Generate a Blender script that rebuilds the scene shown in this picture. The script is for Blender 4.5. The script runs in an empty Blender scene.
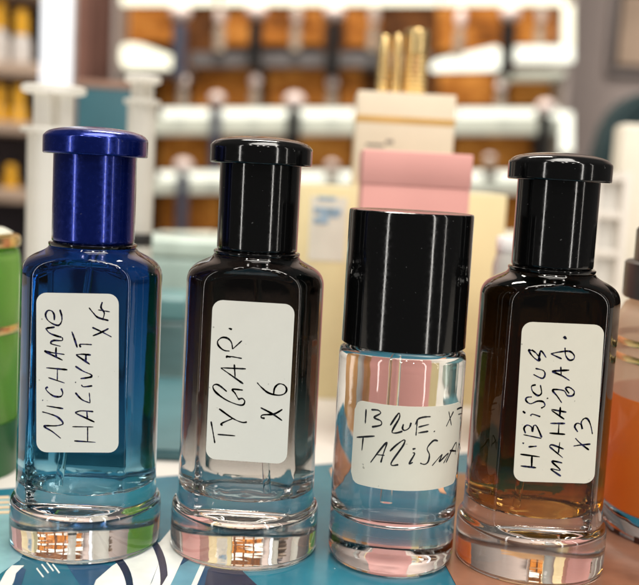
import bpy, bmesh, math, random
from mathutils import Vector, Matrix

random.seed(7)
SC = bpy.context.scene
COL = SC.collection
MM = 0.001

# ------------------------------------------------------------------ camera
F_PX, PITCH, ROLL, CAM_H, CAM_D = 969.75, 0.1189, 0.0546, 97.17, 246.47   # pixels of a 639 px wide frame, radians, mm
CP, SP, CR, SR = math.cos(PITCH), math.sin(PITCH), math.cos(ROLL), math.sin(ROLL)
FWD = Vector((0, CP, -SP))
R0, U0 = Vector((1, 0, 0)), Vector((0, SP, CP))
RIGHT = R0 * CR + U0 * SR
UP = U0 * CR - R0 * SR
cam_d = bpy.data.cameras.new("camera")
cam = bpy.data.objects.new("camera", cam_d)
COL.objects.link(cam)
m = Matrix((RIGHT, UP, -FWD)).transposed().to_4x4()
m.translation = Vector((0, -CAM_D, CAM_H)) * MM
cam.matrix_world = m
cam_d.sensor_width = 36
cam_d.lens = F_PX / 639 * 36
cam_d.clip_start = 0.01
cam_d.clip_end = 50
cam_d.dof.use_dof = True
cam_d.dof.focus_distance = 0.238
cam_d.dof.aperture_fstop = 11.8
SC.camera = cam

# ------------------------------------------------------------------ world, lamps, exposure
W = bpy.data.worlds.new("World")
SC.world = W
W.use_nodes = True
W.node_tree.nodes["Background"].inputs[0].default_value = (1.0, 0.95, 0.89, 1)
W.node_tree.nodes["Background"].inputs[1].default_value = 0.085


def lamp(name, loc, target, size, power, color=(1, 0.95, 0.88), shape='RECTANGLE', size_y=None):
    l = bpy.data.lights.new(name, 'AREA')
    l.shape = shape
    l.size = size
    if size_y:
        l.size_y = size_y
    l.energy = power
    l.color = color
    o = bpy.data.objects.new(name, l)
    COL.objects.link(o)
    o.location = loc
    o.rotation_euler = (Vector(target) - Vector(loc)).to_track_quat('-Z', 'Y').to_euler()
    return o


C0 = (0, 0, 0.06)
lamp("ceiling_panel", (0.1, -0.12, 1.6), (0, 0.12, 0), 0.9, 26, size_y=0.8)
lamp("strip_lamp", (-0.95, -0.95, 0.35), C0, 0.075, 3.9, (1, .97, .92), size_y=1.3)
lamp("strip_lamp", (0.78, -0.98, 0.35), C0, 0.065, 3.6, (1, .96, .90), size_y=1.3)
lamp("strip_lamp", (1.22, -0.66, 0.35), C0, 0.04, 1.2, (1, .95, .88), size_y=1.1)
for sx, sy, sz, p in ((-0.45, -0.7, 1.3, 2.9), (0.12, -0.85, 1.25, 2.9), (0.6, -0.5, 1.35, 2.9), (-0.15, -1.4, 1.2, 2.9), (0.5, -1.5, 1.1, 2.9)):
    lamp("ceiling_spot", (sx, sy, sz), C0, 0.1, p, (1, .95, .88), shape='DISK')
lamp("added_back_fill", (-0.1, 0.95, 1.3), (0, 1.6, 0.15), 0.5, 22, (1, .93, .82), size_y=0.3)  # added fill with no visible source, brightens the cabinet and back wall
SC.view_settings.view_transform = 'Standard'
SC.view_settings.look = 'None'
SC.view_settings.exposure = 0.12
SC.view_settings.gamma = 1
cy = SC.cycles
cy.max_bounces = 20
cy.transmission_bounces = 16
cy.glossy_bounces = 6
cy.diffuse_bounces = 3
cy.transparent_max_bounces = 12
cy.sample_clamp_indirect = 6
cy.blur_glossy = 0.6
cy.use_denoising = True


# ------------------------------------------------------------------ helpers
def ray(px, py):
    u, v = px - 319.5, py - 292.5
    return FWD * F_PX + RIGHT * u - UP * v


def at(px, py, Y):
    """point (mm) seen at a photo pixel, on the upright plane Y mm behind the bottle row"""
    d = ray(px, py)
    t = (Y + CAM_D) / d.y
    return Vector((0, -CAM_D, CAM_H)) + d * t


def on_z(px, py, z=0.0):
    d = ray(px, py)
    t = (z - CAM_H) / d.z
    return Vector((0, -CAM_D, CAM_H)) + d * t


def tag(o, label=None, cat=None, group=None, kind=None):
    if label: o["label"] = label
    if cat: o["category"] = cat
    if group: o["group"] = group
    if kind: o["kind"] = kind
    return o


def empty(name, loc, label, cat, group=None):
    o = bpy.data.objects.new(name, None)
    o.empty_display_size = 0.01
    COL.objects.link(o)
    o.location = Vector(loc) * MM
    return tag(o, label, cat, group)


def link(name, bm, mat, parent=None, smooth=None, loc=None):
    """bm in mm, in the parent's frame"""
    bmesh.ops.recalc_face_normals(bm, faces=bm.faces)
    bmesh.ops.scale(bm, vec=(MM,) * 3, verts=bm.verts)
    me = bpy.data.meshes.new(name)
    bm.to_mesh(me)
    bm.free()
    me.materials.append(mat)
    if smooth is not None:
        me.shade_smooth()
        me.set_sharp_from_angle(angle=math.radians(smooth))
    o = bpy.data.objects.new(name, me)
    COL.objects.link(o)
    if parent: o.parent = parent
    if loc is not None: o.location = Vector(loc) * MM
    return o


def lathe(bm, prof, seg=96, c=(0, 0, 0)):
    rings = []
    for r, z in prof:
        if r < 1e-6:
            rings.append([bm.verts.new((c[0], c[1], c[2] + z))])
        else:
            rings.append([bm.verts.new((c[0] + r * math.cos(2 * math.pi * k / seg), c[1] + r * math.sin(2 * math.pi * k / seg), c[2] + z)) for k in range(seg)])
    skin(bm, rings)
    return bm


def skin(bm, rings):
    for a, b in zip(rings, rings[1:]):
        n = max(len(a), len(b))
        for k in range(n):
            k2 = (k + 1) % n
            vs = [a[k % len(a)], a[k2 % len(a)], b[k2 % len(b)], b[k % len(b)]]
            u = []
            for v in vs:
                if v not in u: u.append(v)
            if len(u) > 2: bm.faces.new(u)


def box(bm, lo, hi, bev=0.0, seg=2):
    b2 = bmesh.new()
    bmesh.ops.create_cube(b2, size=1)
    for v in b2.verts:
        v.co = Vector([(lo[i] + hi[i]) / 2 + v.co[i] * (hi[i] - lo[i]) for i in range(3)])
    if bev:
        bmesh.ops.bevel(b2, geom=b2.edges[:] + b2.verts[:], offset=bev, segments=seg, affect='EDGES', profile=.5)
    me = bpy.data.meshes.new("tmp")
    b2.to_mesh(me); b2.free()
    bm.from_mesh(me)
    bpy.data.meshes.remove(me)
    return bm


def prism(bm, pts, z0, z1):
    a = [bm.verts.new((p[0], p[1], z0)) for p in pts]
    b = [bm.verts.new((p[0], p[1], z1)) for p in pts]
    bm.faces.new(a); bm.faces.new(b)
    n = len(a)
    for k in range(n): bm.faces.new((a[k], a[(k + 1) % n], b[(k + 1) % n], b[k]))
    return bm


def slab(bm, pts, dy):
    """upright prism: outline pts are (x, y, z) on one plane, thickness dy backwards"""
    a = [bm.verts.new(p) for p in pts]
    b = [bm.verts.new((p[0], p[1] + dy, p[2])) for p in pts]
    bm.faces.new(a); bm.faces.new(b)
    n = len(a)
    for k in range(n): bm.faces.new((a[k], a[(k + 1) % n], b[(k + 1) % n], b[k]))
    return bm


def catmull(pts, n=6):
    if len(pts) < 3:
        a, b = pts[0], pts[-1]
        return [(a[0] + (b[0] - a[0]) * t / n, a[1] + (b[1] - a[1]) * t / n) for t in range(n + 1)]
    P = [pts[0]] + list(pts) + [pts[-1]]
    out = []
    for i in range(1, len(P) - 2):
        p0, p1, p2, p3 = P[i - 1], P[i], P[i + 1], P[i + 2]
        for k in range(n):
            t = k / n
            out.append(tuple(.5 * (2 * p1[j] + (p2[j] - p0[j]) * t + (2 * p0[j] - 5 * p1[j] + 4 * p2[j] - p3[j]) * t * t + (3 * p1[j] - p0[j] - 3 * p2[j] + p3[j]) * t ** 3) for j in (0, 1)))
    out.append(pts[-1])
    return out


# ------------------------------------------------------------------ materials
MATS = {}


def nodes(name):
    mt = bpy.data.materials.new(name)
    mt.use_nodes = True
    nt = mt.node_tree
    return mt, nt, nt.nodes["Principled BSDF"]


def ramp(nt, src, stops, interp='LINEAR'):
    r = nt.nodes.new("ShaderNodeValToRGB")
    r.color_ramp.interpolation = interp
    e = r.color_ramp.elements
    while len(e) < len(stops): e.new(0.5)
    for k, (p, c) in enumerate(stops):
        e[k].position = p
        e[k].color = (*c, 1)
    nt.links.new(src, r.inputs[0])
    return r.outputs[0]


def noise(nt, scale, detail=4, rough=.55, stretch=None, coord='Object'):
    tc = nt.nodes.new("ShaderNodeTexCoord")
    src = tc.outputs[coord]
    if stretch:
        mp = nt.nodes.new("ShaderNodeMapping")
        mp.inputs['Scale'].default_value = stretch
        nt.links.new(src, mp.inputs[0]); src = mp.outputs[0]
    n = nt.nodes.new("ShaderNodeTexNoise")
    n.inputs['Scale'].default_value = scale
    n.inputs['Detail'].default_value = detail
    n.inputs['Roughness'].default_value = rough
    nt.links.new(src, n.inputs['Vector'])
    return n.outputs['Fac']


def plain(name, c, rough=.5, var=.12, scale=60, metal=0, coat=0, bump=0, spec=.5, stretch=None):
    if name in MATS: return MATS[name]
    mt, nt, b = nodes(name)
    f = noise(nt, scale, stretch=stretch)
    lo = tuple(max(0, x * (1 - var)) for x in c); hi = tuple(min(1, x * (1 + var)) for x in c)
    nt.links.new(ramp(nt, f, [(.3, lo), (.7, hi)]), b.inputs['Base Color'])
    b.inputs['Roughness'].default_value = rough
    b.inputs['Metallic'].default_value = metal
    b.inputs['Coat Weight'].default_value = coat
    b.inputs['Coat Roughness'].default_value = .06
    b.inputs['Specular IOR Level'].default_value = spec
    if bump:
        bp = nt.nodes.new("ShaderNodeBump")
        bp.inputs['Strength'].default_value = bump
        bp.inputs['Distance'].default_value = .0004
        nt.links.new(f, bp.inputs['Height']); nt.links.new(bp.outputs[0], b.inputs['Normal'])
    MATS[name] = mt
    return mt


def gloss(name, c, rough=.08, metal=0, coat=0):
    """moulded glossy plastic with a faint waviness and fine dust in the gloss"""
    if name in MATS: return MATS[name]
    mt, nt, b = nodes(name)
    sp = noise(nt, 1500, 1)
    nt.links.new(ramp(nt, sp, [(.0, c), (.775, c), (.80, tuple(min(1, x + .06) for x in c))]), b.inputs['Base Color'])
    b.inputs['Metallic'].default_value = metal
    b.inputs['Coat Weight'].default_value = coat
    b.inputs['Coat Roughness'].default_value = .05
    f = noise(nt, 900, 3)
    mr = nt.nodes.new("ShaderNodeMapRange")
    mr.inputs['From Min'].default_value = .35; mr.inputs['From Max'].default_value = .8
    mr.inputs['To Min'].default_value = rough * .8; mr.inputs['To Max'].default_value = rough * 1.8
    nt.links.new(f, mr.inputs[0]); nt.links.new(mr.outputs[0], b.inputs['Roughness'])
    bp = nt.nodes.new("ShaderNodeBump")
    bp.inputs['Strength'].default_value = .022; bp.inputs['Distance'].default_value = .0004
    g = noise(nt, 420, 4, .6)
    nt.links.new(g, bp.inputs['Height']); nt.links.new(bp.outputs[0], b.inputs['Normal'])
    MATS[name] = mt
    return mt


def glass(name, stops=None, ior=1.5, rough=0.0, c=(1, 1, 1), wav=.15):
    """clear or lacquered glass; stops = lacquer colour over the height in mm (a sprayed gradient)"""
    mt, nt, b = nodes(name)
    b.inputs['Transmission Weight'].default_value = 1
    b.inputs['IOR'].default_value = ior
    b.inputs['Roughness'].default_value = rough
    b.inputs['Base Color'].default_value = (*c, 1)
    if stops:
        tc = nt.nodes.new("ShaderNodeTexCoord")
        sx = nt.nodes.new("ShaderNodeSeparateXYZ")
        nt.links.new(tc.outputs['Object'], sx.inputs[0])
        mu = nt.nodes.new("ShaderNodeMath"); mu.operation = 'MULTIPLY'; mu.inputs[1].default_value = 1000 / 80
        nt.links.new(sx.outputs[2], mu.inputs[0])
        nt.links.new(ramp(nt, mu.outputs[0], [(z / 80, col) for z, col in stops]), b.inputs['Base Color'])
    if wav:
        bp = nt.nodes.new("ShaderNodeBump")
        bp.inputs['Strength'].default_value = wav; bp.inputs['Distance'].default_value = .0006
        nt.links.new(noise(nt, 95, 2), bp.inputs['Height']); nt.links.new(bp.outputs[0], b.inputs['Normal'])
    return mt


def emit(name, c, s):
    if name in MATS: return MATS[name]
    mt, nt, b = nodes(name)
    b.inputs['Base Color'].default_value = (.12, .12, .11, 1)
    b.inputs['Emission Color'].default_value = (*c, 1)
    b.inputs['Emission Strength'].default_value = s
    MATS[name] = mt
    return mt


def wood(name, c1, c2, c3):
    mt, nt, b = nodes(name)
    f = noise(nt, 16, 6, .62, (1, 1, 1.8))
    nt.links.new(ramp(nt, f, [(.32, c1), (.5, c2), (.68, c3)]), b.inputs['Base Color'])
    b.inputs['Roughness'].default_value = .6
    b.inputs['Specular IOR Level'].default_value = .12
    return mt




def paper(name, c):
    mt, nt, b = nodes(name)
    g = ramp(nt, noise(nt, 160, 5, .7), [(.25, tuple(x * .955 for x in c)), (.75, c)])
    sp = ramp(nt, noise(nt, 620, 1), [(.0, (1, 1, 1)), (.755, (1, 1, 1)), (.79, (.55, .54, .52))])
    mx = nt.nodes.new("ShaderNodeMix"); mx.data_type = 'RGBA'; mx.blend_type = 'MULTIPLY'
    mx.inputs[0].default_value = 1
    nt.links.new(g, mx.inputs[6]); nt.links.new(sp, mx.inputs[7]); nt.links.new(mx.outputs[2], b.inputs['Base Color'])
    b.inputs['Roughness'].default_value = .48
    return mt


PAPER = paper("label_paper", (.80, .775, .70))
PAPER_WARM = paper("warm_label_paper", (.81, .755, .635))
INK_NAVY = plain("navy_ink", (.04, .04, .15), .4, .8, 500)
INK_BLACK = plain("black_ink", (.03, .03, .038), .4, .8, 500)
BLACK_CAP = gloss("black_plastic", (.003, .003, .0032), .085)
BLUE_CAP = gloss("blue_lacquer", (.004, .016, .18), .19, metal=.7, coat=.3)
CLEAR = glass("clear_glass")
TUBE = glass("tube_plastic", ior=1.12, c=(.95, .97, .97), wav=0)
BLUE_GLASS = glass("blue_lacquered_glass", [(14, (.97, .98, 1)), (17, (.80, .92, .97)), (20, (.22, .48, .62)), (23.5, (.05, .19, .33)), (45, (.015, .095, .25)), (66, (.007, .05, .19)), (76, (.006, .016, .14))])
SMOKE_GLASS = glass("smoke_lacquered_glass", [(15, (.98, .98, .97)), (19.5, (.62, .62, .61)), (25, (.34, .325, .315)), (32, (.15, .135, .125)), (43, (.050, .040, .034)), (58, (.028, .020, .016)), (66, (.012, .009, .008)), (76, (.005, .004, .004))])
DARK_GLASS = glass("dark_lacquered_glass", [(15, (.98, .97, .95)), (18.5, (.62, .48, .32)), (22, (.20, .12, .06)), (33, (.055, .030, .014)), (48, (.022, .012, .008)), (64, (.010, .007, .006)), (76, (.004, .004, .004))])


def liquid_mat(name, c):
    return glass(name, ior=1.36 / 1.5, c=c, wav=0)


LIQ_BLUE = liquid_mat("blue_perfume", (.72, .93, .97))
LIQ_PALE = liquid_mat("pale_perfume", (.97, .98, .97))
LIQ_CLEAR = liquid_mat("clear_perfume", (.985, .99, .98))
LIQ_AMBER = liquid_mat("amber_perfume", (.95, .62, .20))

# ------------------------------------------------------------------ the setting: counter, wall
bm = bmesh.new()
box(bm, (-900, -118, -34), (900, 620, -4), 2)
o = link("counter", bm, plain("white_counter", (.58, .55, .51), .3, .04, 20), smooth=40)
tag(o, kind='structure')
bm = bmesh.new()
box(bm, (-2200, 1720, -900), (2200, 1760, 1500))
o = link("wall", bm, plain("mauve_plaster", (.46, .375, .345), .8, .1, 3, bump=.2))
tag(o, kind='structure')

# ------------------------------------------------------------------ printed booklet under the bottles
bk = empty("printed_booklet", (0, 0, 0), "glossy teal printed booklet lying flat on the counter under the four bottles", "booklet")


def print_mat():
    mt, nt, b = nodes("teal_print")
    f = noise(nt, 14, 5, .6)
    nt.links.new(ramp(nt, f, [(.3, (.006, .075, .13)), (.5, (.010, .125, .19)), (.72, (.03, .20, .27))]), b.inputs['Base Color'])
    b.inputs['Roughness'].default_value = .22
    return mt


far_l, far_r = on_z(150, 477), on_z(345, 462)
dx = (far_r - far_l)
e = dx.normalized()
L1, R1 = far_l - e * 160, far_r + e * 130
bm = bmesh.new()
prism(bm, [(L1.x, L1.y), (R1.x, R1.y), (R1.x, -110), (L1.x, -110)], -3.98, 0)
bmesh.ops.bevel(bm, geom=bm.edges[:], offset=.3, segments=2, affect='EDGES')
link("cover", bm, print_mat(), bk, 40)

PRINT = {
    'white': plain("white_print", (.70, .72, .68), .25, .1, 120),
    'navy': plain("navy_print", (.010, .016, .045), .25, .3, 120),
    'pale': plain("pale_teal_print", (.22, .40, .44), .25, .25, 50),
    'sky': plain("light_blue_print", (.11, .28, .36), .25, .2, 80),
    'peach': plain("peach_print", (.70, .36, .20), .25, .2, 50),
    'yellow': plain("yellow_print", (.85, .48, .03), .25, .2, 120),
    'deep': plain("deep_blue_print", (.008, .06, .14), .25, .3, 50),
    'tan': plain("tan_print", (.22, .10, .06), .25, .55, 28),
    'cream': plain("cream_print", (.72, .55, .38), .25, .15, 60),
}
lev = [0.0]


def art(kind, px, name="printed_shape"):
    lev[0] += 0.012
    p = [on_z(a, b) for a, b in px]
    bm = bmesh.new()
    prism(bm, [(q.x, q.y) for q in p], 0.006, .02 + lev[0])
    link(name, bm, PRINT[kind], bk)


def arc(c, rx, ry, a0, a1, w, n=14, tilt=0.0):
    o_, i_ = [], []
    for k in range(n + 1):
        t = math.radians(a0 + (a1 - a0) * k / n)
        s = math.sin(math.pi * (k + .15) / (n + .3)) ** .6
        for r, L in ((1 + w * s / 2, o_), (1 - w * s / 2, i_)):
            x, y = rx * r * math.cos(t), ry * r * math.sin(t)
            L.append((c[0] + x * math.cos(tilt) - y * math.sin(tilt), c[1] + x * math.sin(tilt) + y * math.cos(tilt)))
    return o_ + i_[::-1]


art('pale', [(-40, 500), (12, 497), (30, 540), (20, 560), (-2, 575), (-60, 600)])
art('deep', [(60, 555), (120, 568), (165, 540), (200, 515), (225, 560), (230, 600), (120, 612), (90, 600)])
art('white', [(88, 600), (96, 580), (112, 566), (128, 556), (146, 547), (160, 542), (160, 560), (150, 585), (140, 605)])
art('white', [(160, 542), (175, 524), (182, 530), (180, 552), (168, 575), (150, 606), (138, 606), (152, 582), (160, 560)])
art('navy', arc((96, 590), 34, 40, -80, 35, .22))
art('navy', arc((122, 578), 42, 54, -62, 38, .18))
art('white', [(182, 540), (190, 528), (186, 552), (172, 582), (160, 606), (150, 606), (168, 575)])
art('peach', [(172, 528), (186, 512), (192, 534), (184, 556), (180, 540)])
art('sky', [(160, 606), (180, 566), (208, 548), (196, 575), (182, 606)])
art('white', [(182, 606), (196, 575), (208, 548), (212, 550), (200, 578), (188, 606)])
art('navy', [(200, 606), (208, 570), (226, 556), (262, 590), (262, 610)])
for a in ((36, 569), (41, 565), (46, 563), (52, 565)):
    art('white', [a, (a[0] + 1.2, a[1] - .8), (a[0] + 8, a[1] + 8), (a[0] + 6.6, a[1] + 8.6)])
art('white', [(6, 572), (12, 566), (24, 566), (18, 573), (10, 590), (-4, 590)])
art('deep', [(12, 590), (16, 574), (22, 568), (26, 570), (20, 590)])
for k, y in enumerate((500, 505, 510, 515)):
    art('cream', [(-30, y - 2.2), (9, y - 3.5), (9.5, y - 1.2), (-30, y + .4)])
art('peach', [(330, 470), (346, 460), (349, 487), (338, 494)])
art('tan', [(436, 548), (450, 520), (457, 480), (458, 474), (640, 478), (700, 590), (680, 640), (470, 612)])


# ------------------------------------------------------------------ perfume bottles
def slab_r(R, cut, s):
    s = abs(s)
    if s < 1e-6: return R
    p = 70.0
    q = cut / s
    if q > R * 1.5: return R
    return (R ** -p + q ** -p) ** (-1 / p)


def bottle_rings(bm, prof, seg=256):
    rings = []
    for R, cut, z in prof:
        if R < 1e-6:
            rings.append([bm.verts.new((0, 0, z))])
            continue
        rg = []
        for k in range(seg):
            a = 2 * math.pi * k / seg
            r = slab_r(R, cut, math.sin(a))
            rg.append(bm.verts.new((r * math.cos(a), r * math.sin(a), z)))
        rings.append(rg)
    skin(bm, rings)


def round_prof(pts, n=5):
    """rounds the corners of a profile (r, cut, z) a little: Chaikin twice, keeping the ends"""
    for _ in range(2):
        q = [pts[0]]
        for a, b in zip(pts, pts[1:]):
            q.append(tuple(a[i] * .75 + b[i] * .25 for i in range(3)))
            q.append(tuple(a[i] * .25 + b[i] * .75 for i in range(3)))
        q.append(pts[-1])
        pts = q
    return pts


CUT = 13.0
OUT = round_prof([(0, 40, .45), (15.2, 40, .4), (16.4, 40, 0), (18.2, 40, 0), (19.1, 40, .5), (19.25, 40, 1.5), (19.3, 40, 8.5), (19.2, 40, 10.8), (18.9, 30, 11.8), (18.3, 15, 12.5), (17.85, 13.2, 13.3), (17.75, CUT, 16),
                  (17.7, CUT, 30), (17.6, CUT, 50), (17.55, CUT, 68.2), (17.5, CUT + .1, 70.6), (16.6, 13.4, 72.6), (14.6, 14, 74.1), (12.2, 15, 75.2), (11.1, 20, 75.9), (10.9, 20, 76.5), (9.5, 20, 76.6), (0, 20, 76.6)])
INN = round_prof([(0, 30, 15.2), (9, 30, 15.0), (13.6, 14, 15.5), (15.4, 11.2, 17.4), (15.6, 11.0, 21), (15.5, 11, 45), (15.4, 11, 68), (14.6, 11.2, 70.6), (12.4, 12, 72.4), (8.5, 12, 73.8), (7, 12, 74.6), (6.6, 12, 75.6), (0, 12, 75.6)])


def stroke_points(lists, region, scale):
    """lists of strokes in an enlarged crop's pixels -> photo pixels"""
    return [[(region[0] + x / scale, region[1] + y / scale) for x, y in s] for s in lists]


def write(name, strokes, project, normal, mat, parent, width=.42, lift=.03, seed=1):
    """pen strokes as thin ribbons of ink; project(px,py) -> local mm point, normal(p) -> outward"""
    rnd = random.Random(seed)
    bm = bmesh.new()
    for s in strokes:
        pts = catmull(s, 7)
        P = [project(*q) for q in pts]
        n = len(P)
        left, right = [], []
        ph = rnd.uniform(0, 6)
        for k in range(n):
            a, b = P[max(0, k - 1)], P[min(n - 1, k + 1)]
            t = (b - a)
            if t.length < 1e-6: t = Vector((0, 0, 1))
            t.normalize()
            nn = normal(P[k])
            side = nn.cross(t).normalized()
            w = width * .5 * (.80 + .24 * math.sin(ph + k * .31) + .12 * rnd.uniform(-1, 1))
            if k in (0, n - 1): w *= .55
            base = P[k] + nn * lift
            left.append(bm.verts.new(base + side * w))
            right.append(bm.verts.new(base - side * w))
        for k in range(n - 1):
            bm.faces.new((left[k], left[k + 1], right[k + 1], right[k]))
    r = bmesh.ops.solidify(bm, geom=bm.faces[:], thickness=.012)
    return link(name, bm, mat, parent)


def rounded_outline(c4, rad, n=6):
    """rounded quadrilateral in 2D; c4 = corners in order"""
    out = []
    m_ = len(c4)
    for i in range(m_):
        p, a, b = Vector(c4[i]), Vector(c4[i - 1]), Vector(c4[(i + 1) % m_])
        u, v = (a - p).normalized(), (b - p).normalized()
        ra = math.acos(max(-1, min(1, u.dot(v))))
        d = rad / math.tan(ra / 2)
        c = p + (u + v).normalized() * (rad / math.sin(ra / 2))
        s, e_ = p + u * d - c, p + v * d - c
        a0 = math.atan2(s.y, s.x); a1 = math.atan2(e_.y, e_.x)
        da = (a1 - a0 + math.pi) % (2 * math.pi) - math.pi
        for k in range(n + 1):
            t = a0 + da * k / n
            out.append((c.x + rad * math.cos(t), c.y + rad * math.sin(t)))
    return out


def tall_bottle(xy, label, gm, lm, cap_mat, corners, strokes, ink, seed, tube_to, width=.47, paper=None):
    X, Y = xy
    root = empty("perfume_bottle", (X, Y, 0), label, "perfume bottle", "perfume bottles in the front row")
    bm = bmesh.new(); bottle_rings(bm, OUT)
    g = link("glass_body", bm, gm, root, 60)
    bm = bmesh.new(); bottle_rings(bm, INN, 160)
    link("liquid", bm, lm, root, 60)
    bm = bmesh.new()
    lathe(bm, [(9.2, 76.62), (10.9, 76.62), (11.0, 76.9), (11.0, 77.3), (10.7, 77.5), (9.2, 77.5)], 96)
    link("collar", bm, BLACK_CAP, root, 50)
    # cap: straight stem, overhanging flange, shallow domed top
    pr = [(0, 78), (8.6, 78), (8.6, 77.6), (9.9, 77.6), (10.2, 77.9), (10.25, 78.4), (10.25, 78.8), (10.25, 79.2), (10.25, 98.4), (10.25, 98.8), (10.25, 99.28), (12.55, 99.3), (12.8, 99.5), (12.87, 99.8), (12.87, 100.1), (12.87, 103.1), (12.87, 103.4), (12.78, 103.8), (12.5, 104.05)]
    for k in range(1, 9):
        t = k / 8
        pr.append((12.3 * math.cos(t * math.pi / 2) if k < 8 else 0, 104.1 + 2.3 * math.sin(t * math.pi / 2)))
    bm = bmesh.new(); lathe(bm, pr, 128)
    link("cap", bm, cap_mat, root, 40)
    # dip tube through the liquid
    bm = bmesh.new()
    a, b = Vector((.3, 1.5, 74)), Vector((*tube_to, 16.8))
    dirv = (b - a).normalized(); sd = dirv.orthogonal().normalized(); s2 = dirv.cross(sd)
    rings = []
    for r, p in ((.0, a), (1.0, a), (1.0, b), (.0, b)):
        rings.append([bm.verts.new(p + (sd * math.cos(q) + s2 * math.sin(q)) * r) for q in [2 * math.pi * k / 20 for k in range(20)]] if r else [bm.verts.new(p)])
    skin(bm, rings)
    link("dip_tube", bm, TUBE, root, 40)
    # paper sticker on the flat front
    yl = -(CUT + .02)
    P = [at(px, py, Y + yl) - Vector((X, Y, 0)) for px, py in corners]
    out = rounded_outline([(p.x, p.z) for p in P], 2.5)
    bm = bmesh.new()
    slab(bm, [(x, yl - .1, z) for x, z in out], .1)
    lb = link("label", bm, paper or PAPER, root, 30)
    write("handwriting", strokes, lambda px, py: at(px, py, Y + yl - .1) - Vector((X, Y, 0)), lambda p: Vector((0, -1, 0)), ink, lb, width, seed=seed)
    return root


S1U = stroke_points([
    [(175, 70), (189, 120), (186, 160), (163, 185), (120, 172), (85, 145), (70, 108), (86, 78), (115, 80), (133, 108), (134, 148)],
    [(138, 198), (76, 206)], [(70, 205), (98, 240), (150, 262), (188, 272)], [(192, 272), (190, 296), (128, 296), (110, 318), (180, 338)],
    [(60, 374), (195, 440)], [(60, 372), (120, 385), (210, 398)], [(148, 345), (146, 385), (150, 425)],
    [(75, 495), (230, 510)], [(90, 567), (210, 607)], [(157, 503), (156, 585)],
    [(262, 230), (282, 285), (302, 348)], [(328, 346), (325, 324), (410, 326)],
    [(294, 402), (394, 470)], [(292, 400), (340, 396), (402, 402)], [(366, 398), (364, 458)],
    [(288, 484), (345, 520), (402, 545), (400, 563), (325, 575)],
    [(412, 200), (480, 232), (553, 270)], [(415, 262), (470, 240), (532, 208)],
    [(388, 56), (420, 95), (455, 128), (532, 150)], [(486, 14), (476, 55), (500, 95), (488, 142)], [(455, 72), (541, 86)]], (36, 300), 7.318)
S1L = stroke_points([
    [(182, 500), (120, 450), (60, 410), (150, 407), (198, 390), (160, 345), (100, 320), (45, 305)],
    [(77, 262), (200, 282)], [(46, 219), (52, 222)],
    [(88, 124), (72, 134), (88, 160), (130, 190), (178, 194), (196, 170), (184, 134)],
    [(266, 414), (420, 416)], [(280, 518), (436, 528)], [(378, 416), (378, 526)],
    [(286, 314), (428, 380)], [(286, 312), (330, 298), (420, 304)], [(372, 300), (376, 354)],
    [(288, 165), (335, 215), (396, 241)], [(396, 241), (390, 165)],
    [(332, 108), (350, 122), (412, 115)], [(286, 88), (293, 91)]], (36, 370), 7.318)
S2U = stroke_points([
    [(168, 94), (192, 102)],
    [(175, 255), (135, 250), (98, 220), (90, 186), (120, 160), (160, 165), (188, 195), (196, 242)], [(196, 242), (262, 182)],
    [(148, 300), (180, 294), (262, 308)], [(148, 292), (185, 298)],
    [(112, 374), (290, 382)], [(112, 375), (190, 430), (272, 488)], [(208, 350), (214, 440)]], (205, 315), 7.1)
S2L = stroke_points([
    [(155, 46), (105, 5), (75, -5), (56, 12), (78, 52), (150, 105), (230, 138), (270, 140), (282, 115), (265, 95), (235, 102)],
    [(238, 100), (215, 60), (196, 30), (270, 36)],
    [(370, -18), (400, 15), (450, 55), (520, 72), (565, 60), (580, 30), (562, 0), (525, -8), (495, 20), (487, 66)],
    [(395, 160), (480, 205), (548, 252)], [(550, 172), (490, 205), (410, 212), (400, 230), (425, 236)],
    [(100, 168), (195, 235), (262, 264), (298, 262)], [(200, 236), (118, 272), (125, 286)],
    [(43, 258), (56, 330), (70, 412)], [(90, 350), (215, 360)]], (205, 385), 7.1)
S4U = stroke_points([
    [(343, 92), (356, 82), (364, 95), (350, 94)],
    [(118, 182), (98, 176), (112, 205), (140, 236), (168, 252), (178, 240), (150, 200), (118, 176)], [(168, 250), (184, 184), (222, 232)],
    [(145, 308), (200, 322), (213, 352), (192, 378), (130, 350)],
    [(148, 424), (118, 434), (126, 472), (162, 500), (188, 482), (180, 425)],
    [(120, 510), (85, 514), (78, 536), (110, 558), (160, 540), (200, 545), (212, 572), (185, 590)],
    [(355, 160), (360, 215), (385, 248), (415, 242), (420, 215), (385, 186), (310, 192), (254, 204)], [(254, 204), (332, 240)],
    [(262, 330), (330, 358), (388, 394)], [(262, 326), (385, 320)], [(325, 295), (328, 356)],
    [(332, 552), (300, 505), (268, 460), (345, 465), (372, 500), (410, 500), (420, 470), (385, 442), (360, 450), (385, 486)],
    [(225, 522), (236, 518)]], (515, 325), 7.1)
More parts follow.
